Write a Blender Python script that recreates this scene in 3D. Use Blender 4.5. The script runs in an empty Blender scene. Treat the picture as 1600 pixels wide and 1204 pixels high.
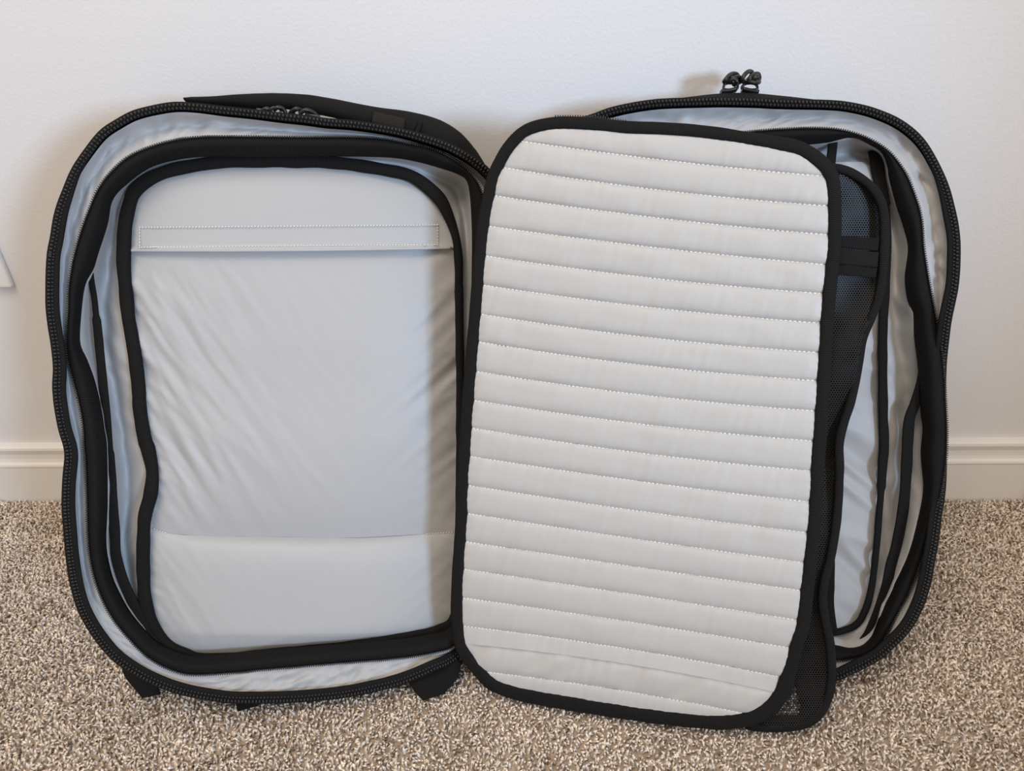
import bpy, math, random
import numpy as np
from mathutils import Matrix, Vector, noise
random.seed(7); RNG = np.random.default_rng(7)
SC = bpy.context.scene; COL = SC.collection

# ------------------------------------------------------------------ camera, world, lights, exposure
F = 1110.0                                   # focal length in pixels of the 1600 px wide frame
PITCH, YAW, ROLL = map(math.radians, (31.393, -3.228, -2.202))
CAM = np.array([0.0, 0.0, 0.5908]); WALL_Y = 0.706
fw = np.array([math.sin(YAW)*math.cos(PITCH), math.cos(YAW)*math.cos(PITCH), -math.sin(PITCH)])
r0 = np.array([math.cos(YAW), -math.sin(YAW), 0.0]); u0 = np.cross(r0, fw)
rt = math.cos(ROLL)*r0 + math.sin(ROLL)*u0; up = -math.sin(ROLL)*r0 + math.cos(ROLL)*u0
cd = bpy.data.cameras.new('camera'); cam = bpy.data.objects.new('camera', cd); COL.objects.link(cam)
cd.sensor_width = 36.0; cd.lens = 36.0*F/1600.0; cd.clip_start = 0.02
cam.matrix_world = Matrix(((rt[0], up[0], -fw[0], CAM[0]), (rt[1], up[1], -fw[1], CAM[1]),
                           (rt[2], up[2], -fw[2], CAM[2]), (0, 0, 0, 1)))
SC.camera = cam

w = bpy.data.worlds.new('world'); SC.world = w; w.use_nodes = True
w.node_tree.nodes['Background'].inputs[0].default_value = (1.0, 0.88, 0.765, 1)
w.node_tree.nodes['Background'].inputs[1].default_value = 0.71

def aim(o, loc, target):
    COL.objects.link(o); o.location = loc
    o.rotation_euler = (Vector(target)-Vector(loc)).to_track_quat('-Z', 'Y').to_euler(); return o
l = bpy.data.lights.new('ceiling_light', 'AREA'); l.energy = 25; l.color = (1.0, 0.86, 0.72); l.size = 1.0
aim(bpy.data.objects.new('ceiling_light', l), (-0.45, -0.35, 2.35), (-0.1, .5, 0))
l = bpy.data.lights.new('cool_lamp', 'SPOT'); l.energy = 122; l.color = (0.50, 0.71, 1.0); l.shadow_soft_size = .17
l.spot_size = math.radians(46); l.spot_blend = 1.0
aim(bpy.data.objects.new('cool_lamp', l), (1.10, -1.03, .80), (-0.22, .62, .42))

SC.view_settings.view_transform = 'Standard'; SC.view_settings.look = 'None'
SC.view_settings.exposure = 0.0; SC.view_settings.gamma = 1.0; SC.view_settings.use_curve_mapping = False

# ------------------------------------------------------------------ materials
def mat(name, base, rough=.6, spec=.4, sheen=0.0, bump=None, rib=0, speck=None, attr=None, trans=0):
    m = bpy.data.materials.new(name); m.use_nodes = True; nt = m.node_tree; b = nt.nodes['Principled BSDF']
    b.inputs['Base Color'].default_value = (*base, 1); b.inputs['Roughness'].default_value = rough
    b.inputs['Specular IOR Level'].default_value = spec; b.inputs['Sheen Weight'].default_value = sheen
    N = nt.nodes.new; L = nt.links.new
    if attr:
        a = N('ShaderNodeVertexColor'); a.layer_name = attr; L(a.outputs[0], b.inputs['Base Color'])
    if speck:                                                    # colour mottling: second colour, scale
        tc = N('ShaderNodeTexCoord'); n = N('ShaderNodeTexNoise'); n.inputs['Scale'].default_value = speck[1]; n.inputs['Detail'].default_value = 4
        L(tc.outputs['Object'], n.inputs['Vector']); mx = N('ShaderNodeMix'); mx.data_type = 'RGBA'
        mx.inputs[6].default_value = (*base, 1); mx.inputs[7].default_value = (*speck[0], 1)
        L(n.outputs[0], mx.inputs[0]); L(mx.outputs[2], b.inputs['Base Color'])
    last = None
    if rib:                                                      # woven ribs across a webbing, along its own length
        uv = N('ShaderNodeUVMap'); wv = N('ShaderNodeTexWave'); wv.bands_direction = 'X'
        wv.inputs['Scale'].default_value = 0.314/rib; wv.inputs['Distortion'].default_value = .6; wv.inputs['Detail'].default_value = 1
        L(uv.outputs[0], wv.inputs['Vector'])
        mx = N('ShaderNodeMix'); mx.data_type = 'RGBA'; mx.inputs[6].default_value = (*[c*.45 for c in base], 1); mx.inputs[7].default_value = (*[c*2.0 for c in base], 1)
        L(wv.outputs[0], mx.inputs[0]); L(mx.outputs[2], b.inputs['Base Color'])
        bp = N('ShaderNodeBump'); bp.inputs['Distance'].default_value = .0004; bp.inputs['Strength'].default_value = .7
        L(wv.outputs[0], bp.inputs['Height']); last = bp
    for (sc, dist, strn) in (bump or []):
        tc = N('ShaderNodeTexCoord'); n = N('ShaderNodeTexNoise'); n.inputs['Scale'].default_value = sc; n.inputs['Detail'].default_value = 3
        L(tc.outputs['Object'], n.inputs['Vector'])
        bp = N('ShaderNodeBump'); bp.inputs['Distance'].default_value = dist; bp.inputs['Strength'].default_value = strn
        L(n.outputs[0], bp.inputs['Height'])
        if last: L(last.outputs[0], bp.inputs['Normal'])
        last = bp
    if last: L(last.outputs[0], b.inputs['Normal'])
    return m
M = dict(
    wall=mat('wall_paint', (.72, .715, .715), .75, .25, bump=[(330, .0006, .5)]),
    trim=mat('trim_paint', (.75, .73, .70), .38, .4, bump=[(60, .0004, .15)]),
    plate=mat('plate_plastic', (.78, .765, .75), .3, .5),
    slot=mat('slot_dark', (.03, .03, .03), .6),
    screw=mat('screw_paint', (.72, .71, .70), .3, .5),
    carpet_base=mat('carpet_backing', (.24, .18, .13), .95, .1, speck=((.62, .52, .42), 210)),
    pile=mat('carpet_yarn', (.4, .3, .2), .95, .08, sheen=.15, attr='tint'),
    lining=mat('grey_nylon', (.415, .42, .425), .48, .32, sheen=.08, bump=[(900, .0002, .25), (75, .0012, .22)]),
    quilt=mat('grey_nylon_quilt', (.470, .460, .440), .50, .30, sheen=.08, bump=[(900, .0002, .25), (110, .001, .22)]),  # same nylon as the lining; lighter base stands in for light on the tilted divider
    thread=mat('pale_thread', (.78, .78, .76), .6, .2),
    webbing=mat('black_webbing', (.0062, .006, .006), .75, .17, rib=.00125, bump=[(600, .0004, .35)]),
    shell=mat('black_fabric', (.007, .0068, .0066), .8, .16, bump=[(1200, .0004, .5), (60, .002, .3)]),
    padded=mat('black_padded_fabric', (.0095, .009, .0085), .85, .17, bump=[(1300, .0004, .5), (45, .002, .3)]),
    worn=mat('worn_black_fabric', (.013, .0115, .010), .85, .2, speck=((.026, .020, .013), 700), bump=[(1300, .0004, .5)]),
    teeth=mat('black_zip_plastic', (.012, .012, .013), .28, .5),
    cord=mat('black_cord', (.012, .012, .012), .32, .5, bump=[(1500, .0004, .5)]),
    mesh=mat('black_net', (.011, .0108, .0105), .5, .28),
    backing=mat('black_backing', (.0025, .0025, .0025), .9, .05),
)

# ------------------------------------------------------------------ geometry helpers
BASE = np.array([0.0, 0.0, 0.0])                                 # the backpack's own origin, set further down
def mesh_obj(name, V, faces, m, parent=None, uv=None, smooth=True, kind=None, label=None):
    V = np.asarray(V, float).reshape(-1, 3)
    if parent is not None: V = V.copy(); V[:, 2] = np.maximum(V[:, 2], .0036); V = V-BASE
    me = bpy.data.meshes.new(name)
    if isinstance(faces, np.ndarray):
        k = faces.shape[1]; nf = len(faces)
        me.vertices.add(len(V)); me.vertices.foreach_set('co', V.astype(np.float32).ravel())
        me.loops.add(nf*k); me.loops.foreach_set('vertex_index', faces.astype(np.int32).ravel())
        me.polygons.add(nf); me.polygons.foreach_set('loop_start', np.arange(0, nf*k, k, dtype=np.int32))
        me.update(calc_edges=True)
    else:
        me.from_pydata(V.tolist(), [], faces)
    if uv is not None:
        l = me.uv_layers.new(name='UVMap'); l.data.foreach_set('uv', np.asarray(uv, np.float32).ravel())
    me.polygons.foreach_set('use_smooth', [smooth]*len(me.polygons))
    me.materials.append(m); me.validate(); me.update()
    o = bpy.data.objects.new(name, me); COL.objects.link(o)
    if parent is not None: o.parent = parent
    if kind: o['kind'] = kind
    if label: o['label'] = label
    return o

def grid(name, P, m, parent=None, cu=False, cv=False, UV=None, **k):
    """P[n, m, 3] -> one quad mesh; UV[n(+1), m(+1), 2] in metres when given."""
    n, c = P.shape[:2]; nu = n if cu else n-1; nv = c if cv else c-1
    I, J = np.meshgrid(np.arange(nu), np.arange(nv), indexing='ij'); I2 = I+1; J2 = J+1
    q = np.stack([(I % n)*c+J % c, (I2 % n)*c+J % c, (I2 % n)*c+J2 % c, (I % n)*c+J2 % c], -1).reshape(-1, 4)
    uv = None
    if UV is not None:
        uv = np.stack([UV[I, J], UV[I2, J], UV[I2, J2], UV[I, J2]], -2).reshape(-1, 2)
    return mesh_obj(name, P.reshape(-1, 3), q, m, parent, uv, **k)

def ray(p):
    p = np.asarray(p, float); return fw+rt*((p[..., :1]-800)/F)-up*((p[..., 1:2]-602)/F)
def on_z(p, z):
    d = ray(p); return CAM+d*((z-CAM[2])/d[..., 2:3])
def on_wall(p, y=WALL_Y):
    d = ray(p); return CAM+d*(y/d[..., 1:2])
def px_m(P):                                                     # metres per pixel at point P
    return ((P-CAM)@fw)/F
class Plane:
    """A leaning plane the bag's fabric is laid out on; at(p, d) is the point of it seen at p, d metres proud."""
    def __init__(s, p, z, yaw, lean):
        s.B = on_z(np.array(p, float), z); y, l = math.radians(yaw), math.radians(lean)
        s.U = np.array([math.cos(y), math.sin(y), 0]); nh = np.array([math.sin(y), -math.cos(y), 0]); Z = np.array([0, 0, 1.])
        s.V = math.cos(l)*Z-math.sin(l)*nh; s.N = math.cos(l)*nh+math.sin(l)*Z
    def at(s, p, d=0.0):
        r = ray(p); d = np.asarray(d, float)
        t = ((s.B-CAM)@s.N+d)/(r@s.N); return CAM+r*t[..., None]

def curve(pts, n, closed=False):
    P = np.array(pts, float)
    if closed: Q = np.vstack([P[-1], P, P[0], P[1]])
    else: Q = np.vstack([2*P[0]-P[1], P, 2*P[-1]-P[-2]])
    t = np.linspace(0, 1, 16, endpoint=False)[:, None]; out = []
    for i in range(1, len(Q)-2):
        a, b, c, d = Q[i-1:i+3]
        out.append(.5*((2*b)+(-a+c)*t+(2*a-5*b+4*c-d)*t**2+(-a+3*b-3*c+d)*t**3))
    D = np.vstack(out+[Q[-2][None]])
    s = np.r_[0, np.cumsum(np.linalg.norm(np.diff(D, axis=0), axis=1))]
    x = np.linspace(0, s[-1], n, endpoint=not closed)
    return np.stack([np.interp(x, s, D[:, k]) for k in range(D.shape[1])], -1)
def polar(pts, c, n, ys=1.45):
    D = curve(pts, 2400, True)-np.array(c); a = np.arctan2(D[:, 1]/ys, D[:, 0]); r = np.hypot(D[:, 0], D[:, 1]/ys)
    o = np.argsort(a); a = a[o]; r = r[o]; A = np.r_[a-2*np.pi, a, a+2*np.pi]; R = np.r_[r, r, r]
    th = np.linspace(-np.pi, np.pi, n, endpoint=False); rr = np.interp(th, A, R)
    return np.array(c)+np.stack([rr*np.cos(th), ys*rr*np.sin(th)], -1)
def nz(x, y, z=0.0):
    return np.array([noise.noise((a, b, z)) for a, b in zip(np.ravel(x), np.ravel(y))]).reshape(np.shape(x))

def frames(P, N, closed):
    T = (np.roll(P, -1, 0)-np.roll(P, 1, 0)) if closed else np.gradient(P, axis=0)
    T /= np.linalg.norm(T, axis=1)[:, None]+1e-12
    N = np.broadcast_to(N, P.shape); S = np.cross(T, N); S /= np.linalg.norm(S, axis=1)[:, None]+1e-12
    return T, S, np.cross(S, T)
def band(name, P, wpx, N, th, m, parent, closed=False, wob=.06, tilt=0.0, seg=12, pw=.65, rnd=False, **k):
    """A woven band or cord: flattened rounded section swept along P."""
    n = len(P); T, S, Nn = frames(P, N, closed)
    W = np.broadcast_to(np.asarray(wpx, float), (n,))*px_m(P)*.5
    s = np.r_[0, np.cumsum(np.linalg.norm(np.diff(P, axis=0), axis=1))]
    sd = random.random()*50
    if wob:
        W = W*(1+wob*1.6*nz(s/.018, s*0+sd)); P = P+Nn*(wob*.012*nz(s/.02, s*0+sd+9))[:, None]
    a = np.linspace(0, 2*np.pi, seg, endpoint=False); ca, sa = np.cos(a), np.sin(a)
    if not rnd: ca = np.sign(ca)*abs(ca)**pw; sa = np.sign(sa)*abs(sa)**pw
    if tilt:
        S2 = S*math.cos(tilt)+Nn*math.sin(tilt); Nn = Nn*math.cos(tilt)-S*math.sin(tilt); S = S2
    H = W if rnd else np.full(n, th*.5)
    G = P[:, None]+S[:, None]*(W[:, None]*ca)[..., None]+Nn[:, None]*(H[:, None]*sa)[..., None]
    L = s[-1]+(np.linalg.norm(P[0]-P[-1]) if closed else 0); su = np.r_[s, L] if closed else s
    UV = np.stack(np.broadcast_arrays(su[:, None], np.linspace(0, .02, seg+1)[None]), -1)
    o = grid(name, G, m, parent, closed, True, UV, **k)
    if not closed:
        me = o.data; import bmesh
        b = bmesh.new(); b.from_mesh(me); b.verts.ensure_lookup_table()
        b.faces.new([b.verts[i] for i in range(seg)]); b.faces.new([b.verts[(n-1)*seg+i] for i in range(seg)][::-1])
        b.to_mesh(me); b.free()
    return o
BALL = []
for a in (-math.pi/2, -.6, .6, math.pi/2):
    if abs(a) > 1.5: BALL.append((0, 0, math.sin(a)))
    else: BALL += [(math.cos(a)*math.cos(t*math.pi/3), math.cos(a)*math.sin(t*math.pi/3), math.sin(a)) for t in range(6)]
BALL = np.array(BALL); BF = []
for i in range(6):
    j = (i+1) % 6; BF += [(0, 1+j, 1+i), (1+i, 1+j, 7+j), (1+i, 7+j, 7+i), (13, 7+i, 7+j)]
BF = np.array(BF)
BOXV = np.array([(x, y, z) for x in (-1, 1) for y in (-1, 1) for z in (-1, 1)], float)
BOXF = np.array([(0, 1, 3, 2), (4, 6, 7, 5), (0, 4, 5, 1), (2, 3, 7, 6), (0, 2, 6, 4), (1, 5, 7, 3)])
def strew(name, P, N, half, m, parent, closed=False, tv=BALL, tf=BF, **k):
    """Many alike small pieces along P in one mesh; half = half sizes along, across, proud."""
    T, S, Nn = frames(P, N, closed); h = np.asarray(half, float)
    if h.ndim == 1: h = np.broadcast_to(h, (len(P), 3))
    V = P[:, None]+T[:, None]*(tv[:, 0]*h[:, :1])[..., None]+S[:, None]*(tv[:, 1]*h[:, 1:2])[..., None]+Nn[:, None]*(tv[:, 2]*h[:, 2:3])[..., None]
    Fc = (tf[None]+(np.arange(len(P))*len(tv))[:, None, None]).reshape(-1, tf.shape[1])
    return mesh_obj(name, V, Fc, m, parent, kind='stuff', **k)
def arc3(P, pitch, closed=False):
    Q = np.vstack([P, P[:1]]) if closed else P
    s = np.r_[0, np.cumsum(np.linalg.norm(np.diff(Q, axis=0), axis=1))]
    x = np.arange(0, s[-1], pitch); return np.stack([np.interp(x, s, Q[:, k]) for k in range(3)], -1)
def inside(poly, x, y):
    r = np.zeros(np.shape(x), bool); X, Y = poly[:, 0], poly[:, 1]; X2, Y2 = np.roll(X, -1), np.roll(Y, -1)
    for a, b, c, d in zip(X, Y, X2, Y2):
        if b == d: continue
        r ^= ((b > y) != (d > y)) & (x < (c-a)*(y-b)/(d-b)+a)
    return r
def strip(poly, f0, f1, nr, nc):
    """Pixel grid of the part of an outline that lies between two lines f0(x), f1(x)."""
    xs = np.arange(poly[:, 0].min()-2, poly[:, 0].max()+2, 1.0); rows = []; ss = []
    for s in np.linspace(0, 1, nr):
        y = f0(xs)*(1-s)+f1(xs)*s; ins = inside(poly, xs, y)
        if ins.sum() < 4: continue
        xx = xs[ins]; X = np.linspace(xx[0], xx[-1], nc)
        rows.append(np.stack([X, f0(X)*(1-s)+f1(X)*s], -1)); ss.append(s)
    return np.array(rows), np.array(ss)

def prop(o, label=None, cat=None, group=None, kind=None):
    if label: o['label'] = label
    if cat: o['category'] = cat
    if group: o['group'] = group
    if kind: o['kind'] = kind
    return o
def empty(name, loc, label, cat):
    o = bpy.data.objects.new(name, None); COL.objects.link(o); o.location = loc; o.empty_display_size = .05
    return prop(o, label, cat)
def box(name, lo, hi, m, parent=None, bev=0.0, **k):
    import bmesh
    lo, hi = np.array(lo, float), np.array(hi, float)
    b = bmesh.new(); bmesh.ops.create_cube(b, size=1)
    for v in b.verts: v.co = Vector((lo+hi)/2)+Vector(np.array(v.co)*(hi-lo))
    if bev: bmesh.ops.bevel(b, geom=b.edges[:], offset=bev, segments=3, profile=.6, affect='EDGES')
    me = bpy.data.meshes.new(name); b.to_mesh(me); b.free(); me.materials.append(m)
    o = bpy.data.objects.new(name, me); COL.objects.link(o)
    if parent is not None: o.parent = parent
    for a, c in k.items(): o[a] = c
    return o

# ------------------------------------------------------------------ the room
box('wall_back', (-2.2, WALL_Y, -.02), (2.2, WALL_Y+.1, 2.4), M['wall'], kind='structure')
box('floor', (-2.2, -2.2, -.05), (2.2, WALL_Y, -.007), M['carpet_base'], kind='structure')
cx = float(on_wall(np.array([1590., 766.]))[0])                  # where the door casing starts
prof = [(.000, -.007), (.0125, -.007), (.0125, .050), (.0132, .0525), (.0125, .055), (.0088, .0565), (.0078, .061), (.0076, .068),
        (.0090, .0725), (.0098, .0755), (.0092, .0785), (.0065, .0808), (.000, .0812)]
xs = (-2.2, cx)
V = [(x, WALL_Y-t, z) for x in xs for t, z in prof]; n = len(prof)
o = mesh_obj('baseboard_back', V, [(i, i+1, n+i+1, n+i) for i in range(n-1)]+[tuple(range(n))[::-1], tuple(range(n, 2*n))], M['trim'], smooth=False, kind='structure')
box('trim_1', (cx, WALL_Y-.019, -.007), (cx+.062, WALL_Y, 2.1), M['trim'], bev=.003, kind='structure')

# carpet pile: twisted cut yarns, one countless mass
def tufts(x0, x1, y0, y1, pitch, skip=None):
    nx, ny = int((x1-x0)/pitch), int((y1-y0)/pitch)
    X, Y = np.meshgrid(x0+(np.arange(nx)+.5)*pitch, y0+(np.arange(ny)+.5)*pitch)
    X = X.ravel()+RNG.uniform(-.55, .55, X.size)*pitch; Y = Y.ravel()+RNG.uniform(-.55, .55, Y.size)*pitch
    k = Y < y1-.001
    if skip: k &= ~((X > skip[0]) & (X < skip[1]) & (Y > skip[2]) & (Y < skip[3]))
    return X[k], Y[k], np.full(k.sum(), pitch/.003)
def pile(name, *sets):
    X, Y, K = (np.concatenate(q) for q in zip(*sets)); n = len(X)
    az = RNG.uniform(0, 2*np.pi, n); lean = RNG.uniform(.0, .62, n); bend = RNG.uniform(.0, .75, n); L = RNG.uniform(.0062, .0090, n)
    rad = RNG.uniform(.00125, .00185, n)*K
    dx, dy = np.cos(az), np.sin(az); pts = []; ang = lean.copy(); p = np.stack([X, Y, np.full(n, -.0078)], -1); C = [p]
    for i in range(3):
        d = np.stack([np.sin(ang)*dx, np.sin(ang)*dy, np.cos(ang)], -1); p = p+d*(L/3)[:, None]; C.append(p); ang = ang+bend*.55
    C = np.stack(C, 1)                                            # n, 4, 3
    C[..., 1] = np.minimum(C[..., 1], WALL_Y-.014)
    C[..., 2] = np.minimum(C[..., 2], .0012)
    R = np.stack([rad*.8, rad*1.1, rad*.95], 1)
    tw = RNG.uniform(0, 6.28, n)
    V = np.zeros((n, 10, 3)); a = np.arange(3)*np.pi/1.5
    for i in range(3):
        e1 = np.stack([-dy, dx, 0*dx], -1); e2 = np.stack([dx*np.cos(lean), dy*np.cos(lean), -np.sin(lean)], -1)
        for j in range(3):
            V[:, i*3+j] = C[:, i]+R[:, i, None]*(e1*np.cos(a[j]+tw+i*.7)[:, None]+e2*np.sin(a[j]+tw+i*.7)[:, None])
    V[:, 9] = C[:, 3]
    f = [(i*3+j, i*3+(j+1) % 3, i*3+3+(j+1) % 3, i*3+3+j) for i in range(2) for j in range(3)]
    tri = [t for q in f for t in ((q[0], q[1], q[2]), (q[0], q[2], q[3]))]+[(6+j, 6+(j+1) % 3, 9) for j in range(3)]
    Fc = (np.array(tri)[None]+(np.arange(n)*10)[:, None, None]).reshape(-1, 3)
    o = mesh_obj(name, V, Fc, M['pile'], smooth=True)
    pal = np.array([(.84, .74, .63), (.76, .655, .55), (.70, .61, .525), (.63, .52, .42), (.50, .40, .31), (.30, .22, .155), (.79, .725, .65)])
    ci = RNG.choice(len(pal), n, p=(.24, .22, .17, .13, .09, .05, .10)); c = pal[ci]*RNG.uniform(.92, 1.20, (n, 1)); c = c*(1+.20*nz(X/.0075, Y/.0075)+.10*nz(X/.05, Y/.05))[:, None]
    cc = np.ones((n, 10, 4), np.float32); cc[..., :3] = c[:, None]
    cc[:, :3, :3] *= .7                                          # shade deep in the pile, painted as darker yarn roots
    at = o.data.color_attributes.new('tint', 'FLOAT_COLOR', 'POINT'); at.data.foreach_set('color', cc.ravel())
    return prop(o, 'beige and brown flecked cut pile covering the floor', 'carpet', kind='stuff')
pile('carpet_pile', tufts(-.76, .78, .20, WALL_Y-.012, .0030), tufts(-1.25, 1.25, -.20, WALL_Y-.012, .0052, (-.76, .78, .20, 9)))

# wall plate at the left edge
pc = on_wall(np.array([25., 446.])); X1, Z0 = float(pc[0]), float(pc[2])
plate = empty('outlet_plate', (X1-.0375, WALL_Y, Z0), 'white outlet cover on the wall left of the backpack, only its lower corner in view', 'outlet cover')
BX = lambda lo, hi: ((lo[0], lo[1], lo[2]), (hi[0], hi[1], hi[2]))
box('cover_plate', (-.0375, -.0065, 0), (.0375, .0, .118), M['plate'], plate, bev=.0028)
for z in (.020, .064):
    rc = box('receptacle', (-.0165, -.0085, z), (.0165, -.0055, z+.034), M['plate'], plate, bev=.0014)
    for x in (-.0065, .0065): box('slot', (x-.0009, -.0088, z+.014), (x+.0009, -.0082, z+.024), M['slot'], rc)
box('screw', (-.003, -.0075, .056), (.003, -.0062, .062), M['screw'], plate, bev=.0006)

# ------------------------------------------------------------------ the backpack: traced seams, laid on leaning planes
PL = Plane((400, 1096), .022, 11, 23)                             # rim of the harness half (left)
PR = Plane((1306, 1060), .024, -2, 25)                            # rim of the front half (right)
a, b = on_z(np.array([770., 1066.]), .018), on_z(np.array([1130., 1130.]), .0145)
PF = Plane((1130, 1130), .0145, math.degrees(math.atan2(*(b-a)[[1, 0]])), 19)   # the quilted divider, swung open
BASE = np.array([0.02, float(PL.B[1])+.04, 0.0])
bag = empty('travel_backpack', BASE, 'black clamshell travel backpack lying open, pale grey lining, quilted divider swung out on carpet', 'backpack')
CL, CR = (430, 620), (1130, 620)

L_rim = [(79,397),(84,370),(91,332),(102,300),(117,265),(137,235),(160,207),(185,190),(210,177),(240,169),(272,164),(305,165),(347,170),(397,175),(437,180),(475,184),(512,189),(550,192),(587,197),(625,204),(662,214),(700,227),(737,247),(765,270),(782,300),(790,360),(788,480),(782,620),(774,780),(762,900),(745,980),(716,1025),(676,1046),(630,1065),(584,1077),(538,1086),(492,1091),(446,1094),(400,1095),(356,1094),(304,1086),(269,1077),(234,1063),(199,1043),(172,1021),(147,989),(128,955),(116,916),(109,874),(105,832),(102,791),(103,752),(106,717),(104,697),(96,670),(90,637),(87,607),(88,575),(85,540),(80,507),(77,475),(77,437)]
L_inz = [(116,397),(125,365),(137,332),(152,297),(172,270),(200,245),(235,229),(272,219),(310,214),(360,213),(460,214),(475,214),(550,214),(600,217),(637,224),(675,232),(712,251),(737,272),(752,297),(760,340),(757,420),(752,560),(746,720),(738,860),(730,960),(713,1006),(676,1020),(615,1029),(553,1034),(492,1039),(460,1042),(400,1047),(374,1050),(304,1054),(269,1047),(234,1029),(206,1003),(175,965),(154,923),(142,881),(137,839),(135,770),(133,717),(131,697),(129,662),(122,625),(114,595),(105,560),(103,530),(106,487),(107,450),(112,415)]
L_tin = [(152,397),(167,350),(175,312),(200,285),(235,261),(272,250),(310,245),(360,244),(400,245),(475,244),(550,244),(612,246),(650,252),(687,262),(720,274),(732,290),(737,350),(737,430),(734,560),(730,700),(725,840),(718,930),(705,978),(661,994),(584,1003),(492,1010),(400,1017),(340,1024),(300,1026),(268,1016),(248,1006),(236,996),(205,960),(185,925),(173,895),(165,850),(167,787),(166,700),(162,670),(157,637),(147,595),(135,562),(124,535),(126,487),(132,445),(145,420)]
L_pip = [(193,397),(196,350),(202,320),(212,297),(240,276),(285,262),(347,253),(400,252),(460,252),(500,253),(550,257),(600,265),(637,273),(662,287),(687,311),(702,340),(712,370),(716,400),(717,450),(718,520),(719,600),(719,700),(718,800),(716,900),(710,962),(690,984),(640,996),(550,1010),(460,1019),(374,1028),(311,1030),(287,1022),(259,1007),(238,979),(227,937),(224,892),(224,846),(227,803),(236,770),(238,735),(231,700),(227,690),(220,650),(216,600),(210,550),(202,500),(196,450)]
R_rim = [(927,182),(955,172),(992,164),(1030,159),(1080,157),(1130,156),(1180,157),(1220,159),(1295,161),(1332,165),(1370,175),(1407,192),(1437,217),(1457,247),(1475,285),(1487,327),(1494,365),(1495,400),(1493,440),(1488,468),(1482,497),(1478,529),(1475,560),(1473,600),(1472,650),(1473,700),(1474,740),(1471,780),(1466,809),(1461,847),(1455,879),(1450,907),(1441,938),(1428,967),(1414,988),(1394,1008),(1374,1026),(1351,1039),(1326,1051),(1306,1059),(1240,1070),(1150,1076),(1040,1072),(930,1060),(850,1030),(800,985),(778,900),(774,780),(776,600),(780,450),(795,330),(820,260),(860,214),(895,193)]
R_inz = [(960,224),(1000,214),(1060,212),(1120,212),(1177,205),(1232,201),(1282,200),(1320,204),(1357,216),(1390,237),(1415,270),(1430,305),(1440,340),(1444,387),(1451,433),(1459,476),(1466,513),(1472,550),(1476,593),(1479,646),(1480,680),(1478,722),(1470,772),(1456,822),(1445,859),(1434,892),(1419,929),(1404,956),(1380,1001),(1362,1019),(1340,1028),(1308,1032),(1240,1036),(1150,1040),(1040,1036),(940,1022),(870,990),(830,930),(812,840),(808,700),(812,520),(825,380),(850,300),(895,250)]
R_tin = [(980,250),(1060,236),(1150,230),(1210,228),(1257,226),(1295,222),(1332,215),(1360,226),(1382,243),(1392,285),(1402,322),(1412,352),(1420,387),(1415,433),(1419,468),(1428,492),(1430,529),(1436,579),(1440,646),(1443,670),(1440,710),(1444,760),(1439,797),(1429,834),(1419,867),(1404,899),(1380,952),(1367,985),(1356,1001),(1344,1010),(1326,1012),(1302,1007),(1240,1008),(1150,1010),(1040,1006),(960,994),(900,960),(866,900),(848,800),(846,650),(850,500),(866,380),(900,300)]

def lining(name, pl, A, B, dA, dM, dB, tm, nt, amp, seed, m, fl=.02, crease=True, gap_k=None):
    n = len(A); t = np.linspace(0, 1, nt); G = A[:, None]*(1-t)[None, :, None]+B[:, None]*t[None, :, None]
    base = np.where(t < tm, dA+(dM-dA)*np.sin(np.clip(t/tm, 0, 1)*np.pi/2)**(1.0 if crease else 1.4), dB+(dM-dB)*np.clip((1-t)/(1-tm), 0, 1)**(1.3 if crease else 1.8))
    D = np.broadcast_to(base, (n, nt)).copy()
    if gap_k:                                                    # the deeper the wider the opening is
        gap = np.linalg.norm(A-B, axis=1)[:, None]*.00058*gap_k
        lin = dA+(dB-dA)*t[None]; D = lin+(D-lin)*np.clip(gap/abs(dM), 0.05, 1.2)
    gp = np.linalg.norm(A-B, axis=1)[:, None]; amp = amp*np.clip(gp/34., .12, 1.15)
    yy = G[..., 1]; sb = np.clip((yy-880)/110., 0, 1); sb = sb*sb*(3-2*sb); lin2 = dA+(dB-dA)*t[None]; D = lin2+(D-lin2)*(1-.72*sb)
    P0 = pl.at((A+B)/2, 0); s = np.r_[0, np.cumsum(np.linalg.norm(np.diff(P0, axis=0), axis=1))]
    U, T = np.meshgrid(s, t, indexing='ij')
    sk = U+T*.022                                                # folds run slantwise between the seams
    wr = 1-2*np.abs(nz(sk/fl, T*1.4+seed)) ; wr += .6*nz(sk/(fl*.4), T*2.5+seed+5)
    D = D+amp*wr*np.sin(np.pi*np.clip(T, 0, 1))[:, :]**.6
    D = D+sag(A)[:, None]*np.clip(1-t[None]*1.6, 0, 1)
    P = pl.at(G, D)
    return grid(name, P, m, bag, True, False)

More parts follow.
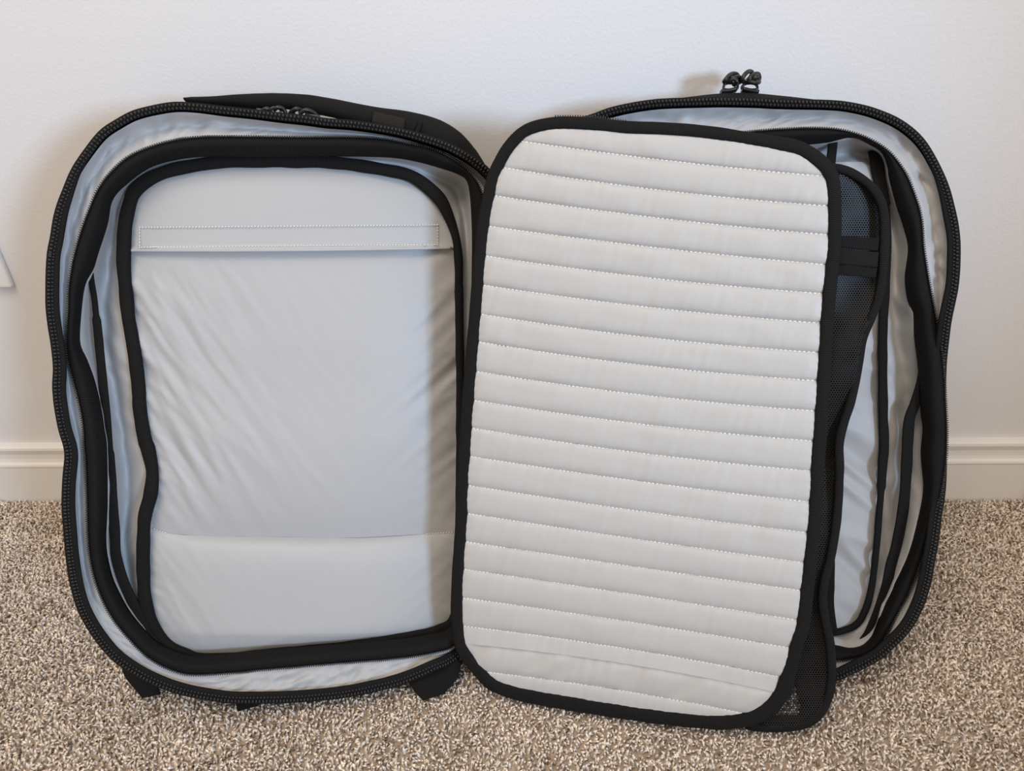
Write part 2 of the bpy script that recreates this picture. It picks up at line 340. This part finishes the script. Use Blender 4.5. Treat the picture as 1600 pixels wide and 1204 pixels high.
NP = 420
def sag(G):
    a = np.clip((G[..., 0]-1400)/30., 0, 1)*np.clip(1.25-np.abs((G[..., 1]-665)/150.), 0, 1); b = np.clip((G[..., 0]-672)/50., 0, 1)*(G[..., 0] < 900)*np.clip((G[..., 1]-240)/60., 0, 1); return -.020*a*a*(3-2*a)-.015*b*b*(3-2*b)
def rim_part(tag_pl, rim, C, pitch):
    pl = tag_pl; E = polar(rim, C, NP); cvec = np.array(C)-E; cvec /= np.linalg.norm(cvec, axis=1)[:, None]
    flat = np.clip((E[:, 1]-215)/130., 0, 1); flat = flat*flat*(3-2*flat)        # along the top only the coil shows
    wid = 12+8*flat; P = pl.at(E+cvec*(wid/2-4.5)[:, None], sag(E))
    z = band('outer_zipper', P, wid, pl.N, .003, M['webbing'], bag, True, wob=.02, tilt=0, pw=.5)
    R = curve(rim, 2000, True); cv = np.array(C)-R; cv /= np.linalg.norm(cv, axis=1)[:, None]
    band('zipper_cord', pl.at(R+cv*2.4, .0002+sag(R)), 11, pl.N, .0030, M['shell'], z, True, wob=0)
    for off, dd, sz in ((.2, .0019, (2.2, 3.3, 3.0)), (5.6, .0014, (2.1, 2.5, 2.4))):
        Q = arc3(pl.at(R+cv*off, dd+sag(R)), pitch, True)
        if off > 0: Q = (Q+np.roll(Q, -1, 0))/2
        k = px_m(Q)[:, None]; strew('zipper_teeth', Q, pl.N, np.concatenate([k*v for v in sz], 1), M['teeth'], z, True)
    return E, P
def shell(name, pl, rim, C, bulge=None):
    P = polar(rim, C, 200); P = pl.at(P, sag(P)); c = P.mean(0); rows = []
    for s, d in ((1.0, -.001), (1.003, -.012), (1.0, -.03), (.995, -.055), (.975, -.072), (.90, -.084), (.55, -.088), (.02, -.088)):
        q = c+(P-c)*s+pl.N*d
        if bulge is not None and -.06 < d < -.005: q = q+pl.V*(bulge(P)*(.75 if d < -.04 or d > -.02 else 1))[:, None]
        q[:, 2] = np.maximum(q[:, 2], .0037); q[:, 1] = np.minimum(q[:, 1], WALL_Y-.004); rows.append(q)
    return grid(name, np.array(rows), M['shell'], bag, False, True)

# ---- left half (harness side)
E, inw = rim_part(PL, L_rim, CL, .0030)
o = shell('back_shell', PL, L_rim, CL)
A = polar(L_rim, CL, NP); A = A+(np.array(CL)-A)/np.linalg.norm(np.array(CL)-A, axis=1)[:, None]*12
B = polar(L_inz, CL, NP)
lining('rim_lining', PL, A, B, -.004, -.017, -.0095, .55, 19, .0034, 1.3, M['lining'], .013)
Bt = polar(L_tin, CL, NP)
def tape(pl, o_, i_, C, d0, d1):
    t = np.linspace(0, 1, 9); G = o_[:, None]*(1-t)[None, :, None]+i_[:, None]*t[None, :, None]
    D = d0+(d1-d0)*t**1.6+.004*np.sin(np.pi*t); n = len(o_)
    s = np.r_[0, np.cumsum(np.linalg.norm(np.diff(pl.at(i_, 0), axis=0), axis=1))]
    D = D[None]+.0016*nz(s/.02, s*0+3.3)[:, None]*t[None]**2
    P = pl.at(G, D); back = P-pl.N*.0018
    R = np.concatenate([P, back[:, ::-1]], 1)
    L = np.r_[s, s[-1]+.002]; UV = np.stack(np.broadcast_arrays(L[:, None], np.linspace(0, .03, R.shape[1]+1)[None]), -1)
    z = grid('inner_zipper', R, M['webbing'], bag, True, True, UV)
    Q = arc3(pl.at(o_, d0+.0018), .0019, True); k = px_m(Q)[:, None]
    strew('zipper_teeth', Q, pl.N, np.concatenate([k*1.35, k*2.8, k*2.2], 1), M['teeth'], z, True)
    # raised seam along the tape's inner fold
    return z
zL = tape(PL, B, Bt, CL, -.008, -.019)
Pp = polar(L_pip, CL, NP)
lining('main_lining', PL, Bt+(B-Bt)*.10, Pp, -.021, -.050, -.034, .5, 21, .0035, 8.1, M['lining'], .03, crease=False, gap_k=1.6)
strapL = [(143,402),(141,420),(143,440),(147,465),(151,500),(156,550),(161,600),(166,650),(170,700),(173,745),(176,790),(180,840),(182,870),(192,905),(207,940),(226,985),(246,1008)]
band('compartment_binding', PL.at(curve(strapL, 90), -.0265), [9]*14+[13]*30+[16]*46, PL.N, .003, M['webbing'], bag, wob=.05)

# pocket panel in three sewn pieces, gathered into a black piping
poly = curve(L_pip, 300, True)
fold = lambda x: 391.-.0085*(x-200)+2.0*np.sin((x-200)/165.)
seam = lambda x: 838.5-13*np.exp(-np.clip(x-240, 0, 900)/26.)-.9*np.clip((x-560)/20., 0, 20)+1.0*np.sin(x/70.)
seam2 = lambda x: seam(x)
def panel_d(G, S, mode):
    x, y = G[..., 0], G[..., 1]; nr, nc = x.shape; t = np.linspace(0, 1, nc)[None]*np.ones((nr, 1)); W = x[:, -1:]-x[:, :1]
    ed = np.minimum(t, 1-t)*W                                    # pixels from the side piping
    b = 1-np.exp(-ed/70.); 
    c, s = math.cos(math.radians(56)), math.sin(math.radians(56))
    q = (-x*s+y*c)/30.; al = (x*c+y*s)/190.
    env = np.exp(-t*5.0)*np.clip((y-380)/90., 0, 1)*(1 if mode == 'mid' else .25)
    f = env*.0075*(.55-np.abs(nz(q, al))*1.7)
    f += env*.003*(.5-np.abs(nz(q*2.3, al*2+7))*1.7)
    c2, s2 = math.cos(math.radians(140)), math.sin(math.radians(140))
    q2 = (-x*s2+y*c2)/26.; al2 = (x*c2+y*s2)/170.
    f += np.exp(-(1-t)*9)*.0045*(.5-np.abs(nz(q2, al2+3))*1.7)*(1 if mode == 'mid' else .3)
    f += .0035*nz(x/170., y/210., 2.)
    f += np.exp(-ed/20.)*.0026*nz((y-.5*x)/9., x/45., 4.)               # gathers along the binding
    return b, f
rows = []
def sub(name, f0, f1, nr, mode, parent, label=None):
    G, S = strip(poly, f0, f1, nr, 120); b, f = panel_d(G, S, mode); Sg = S[:, None]
    if mode == 'top':
        yb = (G[..., 1]-250)/140.; D = -.036+.014*b*(1-np.exp(-3*np.clip(yb+.05, 0, 9)))+f*.6+.0025*(Sg > .97)
    elif mode == 'mid':
        D = -.0385+.0155*b*np.clip(.75+.4*np.sin(np.pi*Sg), 0, 1.1)*(1-np.exp(-(1-Sg)*13))+f*(1-np.exp(-(1-Sg)*12))
    else:
        D = -.0385+.0165*b*(1-np.exp(-Sg*11))*np.clip((1-Sg)*4.5, 0, 1)**.7+f*.8
    return grid(name, PL.at(G, D), M['lining'], parent), G, D
pk, Gm, Dm = sub('pocket_panel', lambda x: fold(x)-6, seam, 96, 'mid', bag)
tp, Gt, Dt = sub('pocket_top', lambda x: 238+0*x, fold, 44, 'top', pk)
lo, Gl, Dl = sub('lower_pocket', seam2, lambda x: 1034+0*x, 56, 'low', pk)
# folded hem of the top piece: a thin lip that stands over the panel below
lip = np.stack([Gt[-1], Gt[-1]+np.array([0, 1.5])], 0)
band('pocket_hem', PL.at(Gt[-1][2:-2], Dt[-1][2:-2]+.0005), 4.0, PL.N, .0018, M['lining'], pk, wob=.0)
pp = band('pocket_piping', PL.at(Pp, -.030), 19.5-6.5*np.clip((Pp[:, 0]-690)/22., 0, 1), PL.N, .008, M['webbing'], bag, True, wob=.10)
def look_d(Gx, Dx, p):                                           # depth of the pieced surface under a pixel
    d2 = ((Gx[None]-p[:, None, None])**2).sum(-1).reshape(len(p), -1); return Dx.ravel()[d2.argmin(1)]
box_st = [np.linspace((218, 355), (684, 351), 200), np.linspace((684, 351), (684, 381), 18), np.linspace((684, 382), (219, 386), 200), np.linspace((218, 386), (218, 355), 18)]
for sgm in box_st:
    p = PL.at(sgm, look_d(Gt, Dt, sgm)+.0015); p = arc3(p, .0027); k = np.full((len(p), 1), 1.)
    strew('stitching', p, PL.N, (.00085, .00035, .0003), M['thread'], pk, tv=BOXV, tf=BOXF)
for x0, x1 in ((241, 262), (668, 708)):
    xx = np.linspace(x0, x1, 20); sg = np.stack([xx, seam(xx)], -1)
    p = arc3(PL.at(sg, look_d(Gl, Dl, sg)+.0008), .0026)
    strew('stitching', p, PL.N, (.0008, .00035, .0003), M['thread'], pk, tv=BOXV, tf=BOXF)

# handle over the top of the left half, and its stitched end
hc = [(291,157),(300,158),(335,158.5),(360,158),(400,158.5),(440,158),(480,162),(520,169),(560,178),(600,187),(640,194),(680,206),(710,224),(735,247),(757,270)]
hw = [5,10,14,17,23,22,26,28,30,34,38,40,38,30,14]
P = PL.at(curve(hc, 90), -.030); hwv = np.interp(curve(hc, 90)[:, 0], [p[0] for p in hc], hw)
hd = band('handle', P, hwv, PL.N, .016, M['padded'], bag, wob=.03, seg=16, pw=.9)
band('handle_patch', PL.at(curve([(582,183),(606,188),(632,194)], 12), -.0215), 17, PL.N, .003, M['worn'], hd, wob=.0, label='worn brownish patch')
band('handle_patch', PL.at(curve([(657,190),(654,200),(650,209)], 8), -.0208), 7, PL.N, .003, M['webbing'], hd, wob=.0)
# carry straps poking out below the left half
def strap(name, p0, wpx, d, zt):
    P = PL.at(curve(p0, 24), d); P[:, 2] = np.maximum(P[:, 2], zt); return band(name, P, wpx, PL.N, .004, M['webbing'], bag, wob=.02)
def strap_flat(name, quad, z):
    """A webbing end that hangs from under the rim and bends on to the carpet."""
    q = np.array(quad, float); n = 14; t = np.linspace(0, 1, n)[:, None]
    l = curve(q[0], n); r = curve(q[1], n); Z = np.linspace(z[0], z[1], n)[:, None]
    a = on_z(l, 0*l[:, :1]+Z); b = on_z(r, 0*r[:, :1]+Z); w = np.linspace(0, 1, 6)[None, :, None]
    G = a[:, None]*(1-w)+b[:, None]*w; G2 = G+np.array([0, .0008, -.0022])
    R = np.concatenate([G, G2[:, ::-1]], 1); s = np.linspace(0, .04, n)
    UV = np.stack(np.broadcast_arrays(s[:, None], np.linspace(0, .03, R.shape[1]+1)[None]), -1)
    return grid(name, R, M['webbing'], bag, False, True, UV)
strap_flat('compression_strap', [[(190,1030),(194,1055),(221,1089)], [(236,1052),(246,1072),(250,1083)]], (.022, .006))
strap_flat('compression_strap', [[(366,1088),(368,1098),(371,1111)], [(410,1090),(406,1098),(398,1103)]], (.016, .005))
strap_flat('compression_strap', [[(636,1055),(644,1075),(661,1093)], [(722,1030),(714,1058),(694,1082)]], (.020, .006))

# ---- right half (front side)
rim_part(PR, R_rim, CR, .0030)
topb = lambda P: .0115*np.exp(-((( (P-PR.B)@PR.U)-(float((PR.at(np.array([[1175., 157.]]), 0)[0]-PR.B)@PR.U))/1.0)/.075)**2)*((P@PR.V) > np.percentile(P@PR.V, 72))
shell('front_shell', PR, R_rim, CR, topb)
A = polar(R_rim, CR, NP); A = A+(np.array(CR)-A)/np.linalg.norm(np.array(CR)-A, axis=1)[:, None]*12
B = polar(R_inz, CR, NP); Bt = polar(R_tin, CR, NP)
lining('rim_lining', PR, A, B, -.004, -.0135, -.0085, .55, 19, .0030, 21.3, M['lining'], .016)
tape(PR, B, Bt, CR, -.008, -.019)
CRa = np.array(CR, float)
R_fl = [(1010,300),(1150,262),(1290,250),(1335,250),(1365,262),(1376,300),(1384,340),(1385,400),(1380,500),(1379,593),(1382,696),(1380,722),(1376,785),(1372,834),(1368,884),(1362,921),(1355,950),(1342,974),(1322,985),(1300,988),(1200,985),(1050,980),(960,960),(910,900),(890,780),(888,600),(895,450),(930,350)]
lining('main_lining', PR, Bt+(B-Bt)*.10, CRa+(polar(R_fl, CR, NP)-CRa)*.965, -.019, -.041, -.037, .55, 21, .004, 31.1, M['lining'], .035, crease=False, gap_k=1.8)
polyR = curve(R_fl, 300, True)
G, S = strip(polyR, lambda x: 240+0*x, lambda x: 1000+0*x, 120, 70)
t = np.linspace(0, 1, 70)[None]; x, y = G[..., 0], G[..., 1]
c, s = math.cos(math.radians(38)), math.sin(math.radians(38))
D = -.036+.008*(1-np.exp(-(1-t)*9))+.0065*(.5-np.abs(nz((-x*s+y*c)/34., (x*c+y*s)/200.))*1.7)+.004*nz(x/120., y/160., 5.)
ip = grid('inner_panel', PR.at(G, D), M['lining'], bag)
Rb = [(1366,234),(1371,262),(1378,300),(1384,340),(1385,400),(1380,500),(1379,593),(1381,696),(1379,722),(1375,785),(1371,834),(1366,884),(1361,921),(1353,950),(1340,974),(1320,984),(1296,989)]
band('inner_panel_binding', PR.at(curve(Rb, 120), -.0275), [20]*14+[14]*66+[10]*40, PR.N, .004, M['webbing'], ip, wob=.08)
Rs = [(1446,545),(1444,575),(1438,605),(1430,630),(1420,660),(1417,722),(1412,785),(1402,847),(1392,884),(1384,921),(1372,958),(1358,990),(1346,1006)]
band('compartment_binding', PR.at(curve(Rs, 90), -.0235), 17, PR.N, .003, M['webbing'], bag, wob=.06)
band('packing_strap', PR.at(curve([(1302,205),(1301,225),(1299,245),(1296,270)], 20), -.024), 15, PR.N, .003, M['webbing'], bag, wob=.02)
band('packing_strap', PR.at(curve([(1298,850),(1298,890),(1297,930),(1299,962),(1302,985)], 40), -.024), 13, PR.N, .003, M['webbing'], bag, wob=.12)

# zipper sliders with knotted cord pulls on top of the right half
def pull(pl, d, body, ring, cords):
    P = pl.at(curve(body, 8), d); sl = band('zipper_slider', P, 6.5, pl.N, .010, M['teeth'], bag, wob=0, pw=.6)
    band('slider_ring', pl.at(curve(ring, 28, True), d), 4.2, pl.N, .004, M['teeth'], sl, True, wob=0, rnd=True)
    for cpts in cords:
        q = np.array(cpts, float); C3 = curve(np.c_[q[:, :2], q[:, 2]], 46)
        band('pull_cord', pl.at(C3[:, :2], d+C3[:, 2]), 6.8, pl.N, .003, M['cord'], sl, wob=.05, rnd=True, seg=8)
pull(PR, -.022, [(1126,144),(1138,143),(1150,140)], [(1131,139),(1133,131),(1142,130),(1151,131),(1152,138),(1142,140)],
     [[(1131,128,.003),(1134,124,.006),(1139,118,.004),(1145,115,0),(1152,117,-.003),(1153,126,-.004),(1146,132,0)],
      [(1132,130,-.004),(1140,127,.004),(1148,121,.006),(1155,120,.002),(1158,126,-.003),(1150,131,-.004)],
      [(1136,121,-.003),(1144,122,.005),(1151,127,.006),(1147,133,.002)]])
pull(PR, -.022, [(1159,140),(1172,143),(1184,145)], [(1159,138),(1163,132),(1171,130),(1181,132),(1183,139),(1171,140)],
     [[(1160,129,.002),(1161,121,.005),(1166,114,.004),(1171,111.5,0),(1175,114,-.003),(1172,121,-.004),(1164,129,0)],
      [(1170,131,.003),(1172,122,.006),(1178,116,.003),(1185,116,0),(1186,124,-.003),(1178,130,-.004)],
      [(1162,128,-.003),(1171,128,.005),(1179,129,.007),(1186,128,.003),(1184,122,-.002)],
      [(1175,128,.004),(1180,121,.007),(1184,118,.005)]])
# and the pair under the left handle
pull(PL, -.020, [(402,173),(412,174),(420,175)], [(420,176),(424,169),(432,168),(439,172),(436,178),(427,179)],
     [[(428,172,.002),(434,168,.004),(442,170,.002),(447,177,0)], [(408,174,.003),(416,170,.005),(424,172,.002)]])
pull(PL, -.020, [(500,184),(488,182),(478,180)], [(480,179),(474,172),(466,171),(459,175),(462,180),(472,182)],
     [[(470,172,.002),(463,170,.005),(456,174,.003),(452,179,0)], [(468,178,.004),(478,172,.006),(490,176,.003),(497,182,0)]])

# fabric hinge that joins both halves
li = np.array([(789,360),(786,480),(780,620),(772,780),(760,900),(748,965)], float); ri = np.array([(792,360),(780,480),(777,620),(775,780),(778,900),(796,970)], float)
a, b = PL.at(curve(li, 30), -.010), PR.at(curve(ri, 30), -.010); w = np.linspace(0, 1, 6)[None, :, None]
mid = a[:, None]*(1-w)+b[:, None]*w+(PR.N*-.012)*np.sin(np.pi*w)
G = np.concatenate([mid, (mid-PR.N*.003)[:, ::-1]], 1); grid('hinge_gusset', G, M['shell'], bag, False, True)

# ---- quilted divider
F_b = [(780,255),(795,230),(817,207),(845,196),(880,192),(930,194),(980,199),(1030,201),(1080,204),(1130,210),(1180,218),(1220,225),(1250,232),(1275,247),(1294,266),(1302,290),(1304,340),(1303,387),(1298,433),(1293,486),(1289,553),(1285,619),(1281,680),(1278,710),(1276,760),(1272,822),(1265,884),(1257,956),(1253,980),(1245,1005),(1234,1046),(1221,1082),(1200,1106),(1178,1119),(1160,1124),(1130,1127),(1100,1126),(1050,1121),(975,1111),(900,1099),(837,1088),(800,1080),(770,1068),(750,1050),(727,1022),(717,995),(714,950),(715,904),(718,857),(721,811),(723,750),(727,690),(731,630),(735,580),(740,520),(745,460),(748,420),(752,380),(757,340),(765,300),(771,275)]
SEAMS = [((822,221),(1180,265),(1290,275)),((792,262),(1180,312),(1295,321)),((780,306),(1180,356),(1295,366)),((780,355),(1050,389),(1293,413)),
 ((765,400),(1030,435),(1288,458)),((758,445),(1020,480),(1284,504)),((757,491),(1018,527),(1281,550)),((752,534),(1015,571),(1279,594)),((748,580),(1010,617),(1273,641)),
 ((743,625),(1005,662),(1269,688)),((739,668),(1002,707),(1267,735)),((735,712),(998,751),(1263,783)),((730,757),(995,797),(1260,831)),((729,801),(992,841),(1255,878)),
 ((726,845),(988,884),(1248,921)),((723,888),(984,927),(1241,967)),((723,933),(980,970),(1233,1011)),((723,977),(976,1012),(1221,1057)),((733,1006),(974,1036),(1211,1081)),((753,1048),(960,1076),(1169,1115))]
def quad(p):
    c = np.polyfit(*zip(*p), 2); return lambda x, c=c: np.polyval(c, x)
lines = [quad(p) for p in SEAMS]
pf = curve(F_b, 400, True); cen = pf.mean(0)
polyF = pf+(cen-pf)/np.linalg.norm(cen-pf, axis=1)[:, None]*3
TH = .007
Gb, Sb = strip(polyF, lambda x: 185+.0*x, lambda x: 1135+0*x, 90, 60)
Pb = PF.at(Gb, -.004); Pb2 = Pb-PF.N*.003
dv = grid('padded_divider', Pb2, M['shell'], bag, label='quilted pale grey padded divider flap with black edge binding')
seq = [lambda x: lines[0](x)-48]+lines+[lambda x: lines[-1](x)+46]
for i in range(len(seq)-1):
    f0, f1 = seq[i], seq[i+1]
    nr = 17
    G, S = strip(polyF, f0, f1, nr if 0 < i < len(seq)-2 else 26, 150)
    x, y = G[..., 0], G[..., 1]; t = np.linspace(0, 1, 150)[None]; W = x[:, -1:]-x[:, :1]; ed = np.sqrt(((G[:, :, None, :]-polyF[::2])**2).sum(-1).min(-1))
    Sg = S[:, None]; prof_ = np.clip(1-np.abs(2*Sg-1)**2.6, 0, 1)**.55
    if i == 0: prof_ = np.clip(1-np.clip(2*Sg-1, 0, 1)**2.6, 0, 1)**.55
    if i == len(seq)-2: prof_ = np.clip(1-np.clip(1-2*Sg, 0, 1)**2.6, 0, 1)**.55
    if i in (18, 19):                                            # the loose fold near the bottom
        prof_ = (np.clip(Sg*1.0, 0, 1)**.5 if i == 18 else np.clip(1-np.abs(2*np.clip(Sg, .06, 1)-1)**2.6, 0, 1)**.55*.95)
    D = .0002+.0032*prof_*(1-np.exp(-ed/10.))
    pk_ = nz((x+.25*y)/10., y/80., i*3.7); brd = nz(x/55., y/50., i*1.7)
    D += (.00085*pk_*(1-.5*prof_)+.0010*brd*prof_)*np.clip(ed/12., 0, 1)
    if i == 19: D += .0036*nz((x+y*.9)/42., y/90., 8.)*prof_
    grid('quilted_channel', PF.at(G, D), M['quilt'], dv)
for i, f in enumerate(lines):
    if i == 18: continue
    xs_ = np.arange(700, 1320, 1.0); ins = inside(polyF, xs_, f(xs_)); xx = xs_[ins][8:-8]
    p = arc3(PF.at(np.stack([xx, f(xx)+.8], -1), .0004+0*xx), .00335)
    strew('seam_stitching', p, PF.N, (.00105, .00042, .00045), M['thread'], dv, tv=BOXV, tf=BOXF)
Fp = PF.at(curve(F_b, 520, True), .0005)
wv = 20+2.5*np.sin(np.linspace(0, 2*np.pi, 520)); 
cF = curve(F_b, 520, True); wF = 19.5+5.5*np.clip((cF[:, 1]-1040)/50., 0, 1)+1.5*np.clip((cF[:, 0]-1200)/40., 0, 1)
band('edge_binding', Fp, wF, PF.N, .0062, M['webbing'], dv, True, wob=.05)
# zip coil still showing on the divider's top edge
zt = curve([(868,183),(900,183),(930,184),(955,187),(980,191)], 60)
strew('zipper_teeth', arc3(PF.at(zt, -.003), .0019), PF.N, (.0007, .0022, .0012), M['teeth'], dv)

# ---- net pocket on the back of the divider
M_b = [(1296,262),(1312,264),(1332,271),(1357,288),(1374,311),(1381,340),(1381,387),(1378,430),(1372,465),(1362,492),(1347,530),(1341,566),(1331,619),(1319,657),(1311,690),(1311,740),(1307,810),(1297,872),(1289,900),(1285,934),(1289,967),(1296,1001),(1299,1035),(1298,1069),(1288,1102),(1272,1122),(1250,1132),(1216,1136),(1182,1134),(1165,1131)]
left = [(1165,1124),(1222,1075),(1250,975),(1262,880),(1275,720),(1285,560),(1297,420),(1300,300)]
polyM = np.vstack([curve(M_b, 160), np.array(left)])
def fold_d(x, y):
    return -.010+.0035*np.sin((x*.6+y*.35)/22.+np.sin(y/90.)*1.4)-.003*np.cos(y/55.)
def net(name, poly, d0, cell, rot, parent, hole=None):
    x0, y0 = poly.min(0); x1, y1 = poly.max(0); V = []; Fc = []
    k = 0; rows_ = int((y1-y0)/(cell*.86))+1; cols = int((x1-x0)/cell)+1
    I, J = np.meshgrid(np.arange(cols), np.arange(rows_)); cxp = x0+(I+.5*(J % 2))*cell; cyp = y0+J*cell*.86
    ok = inside(poly, cxp, cyp)
    if hole is not None: ok &= ~inside(np.array(hole, float), cxp, cyp)
    c = np.stack([cxp[ok], cyp[ok]], -1); a = np.radians(30+60*np.arange(6)); h = np.stack([np.cos(a), np.sin(a)], -1)
    out = c[:, None]+h[None]*cell*.60; inn = c[:, None]+h[None]*cell*.37
    G = np.concatenate([out, inn], 1); P = PF.at(G, d0+fold_d(G[..., 0], G[..., 1]))
    f = np.array([(i, (i+1) % 6, 6+(i+1) % 6, 6+i) for i in range(6)])
    Fc = (f[None]+(np.arange(len(c))*12)[:, None, None]).reshape(-1, 4)
    return mesh_obj(name, P, Fc, M['mesh'], parent, kind='stuff', smooth=False)
bd = band('net_pocket', PF.at(curve(M_b, 260), -.010), [14]*260, PF.N, .006, M['webbing'], bag, wob=.08, label='black net pocket on the back of the divider')
net('net', polyM, 0.0, 4.0, 0, bd)
net('net', polyM, -.0035, 4.3, 0, bd, hole=[(1243,1062),(1212,1112),(1248,1118)])
G, S = strip(polyM, lambda x: 262+0*x, lambda x: 1140+0*x, 150, 26)
hole = np.array([(1243,1060),(1210,1113),(1249,1118)], float); n_, c_ = G.shape[:2]
P = PF.at(G, -.0075+fold_d(G[..., 0], G[..., 1])); I, J = np.meshgrid(np.arange(n_-1), np.arange(c_-1), indexing='ij')
mx_ = (G[:-1, :-1]+G[1:, 1:])/2; keep = ~inside(hole, mx_[..., 0], mx_[..., 1]); I, J = I[keep], J[keep]
mesh_obj('net_pocket_backing', P, np.stack([I*c_+J, (I+1)*c_+J, (I+1)*c_+J+1, I*c_+J+1], -1), M['backing'], bd)
def plate_px(name, quad_, d, th, m, parent):
    q = np.array(quad_, float); u = np.linspace(0, 1, 16)[:, None, None]; v = np.linspace(0, 1, 8)[None, :, None]
    G = (q[0]*(1-u)+q[1]*u)*(1-v)+(q[3]*(1-u)+q[2]*u)*v; P = PF.at(G, d+.3*(fold_d(G[..., 0], G[..., 1])+.01))
    R = np.concatenate([P, (P-PF.N*th)[:, ::-1]], 1); s = np.linspace(0, .04, 16)
    UV = np.stack(np.broadcast_arrays(s[:, None], np.linspace(0, .03, R.shape[1]+1)[None]), -1)
    return grid(name, R, m, parent, False, True, UV)
plate_px('pocket_zipper_tape', [(1303,368),(1374,372),(1372,392),(1302,386)], -.006, .001, M['webbing'], bd)
plate_px('pocket_zipper_tape', [(1302,388),(1373,394),(1371,418),(1300,412)], -.0055, .001, M['padded'], bd)
plate_px('pocket_zipper_tape', [(1300,413),(1371,419),(1368,434),(1299,428)], -.005, .001, M['webbing'], bd)

if __name__ == '__main__':
    for nm, pl, p in (('L top', PL, (400, 175)), ('L bottom', PL, (400, 1095)), ('L hinge', PL, (770, 700)), ('R top', PR, (1180, 157)), ('R hinge', PR, (776, 700)), ('R right', PR, (1475, 600)), ('F left', PF, (723, 750)), ('F topleft', PF, (800, 230)), ('F topright', PF, (1300, 280)), ('F bottom', PF, (1130, 1130))):
        print(nm, pl.at(np.array([p], float), 0.)[0].round(3))
    print(sorted((round(float(min((o.matrix_basis@v.co+Vector(BASE)).z for v in o.data.vertices)),4),o.name) for o in COL.objects if o.type=='MESH' and o.parent and o.name!='slot')[:14])
    print('tris', sum(len(o.data.polygons) for o in COL.objects if o.type == 'MESH'))
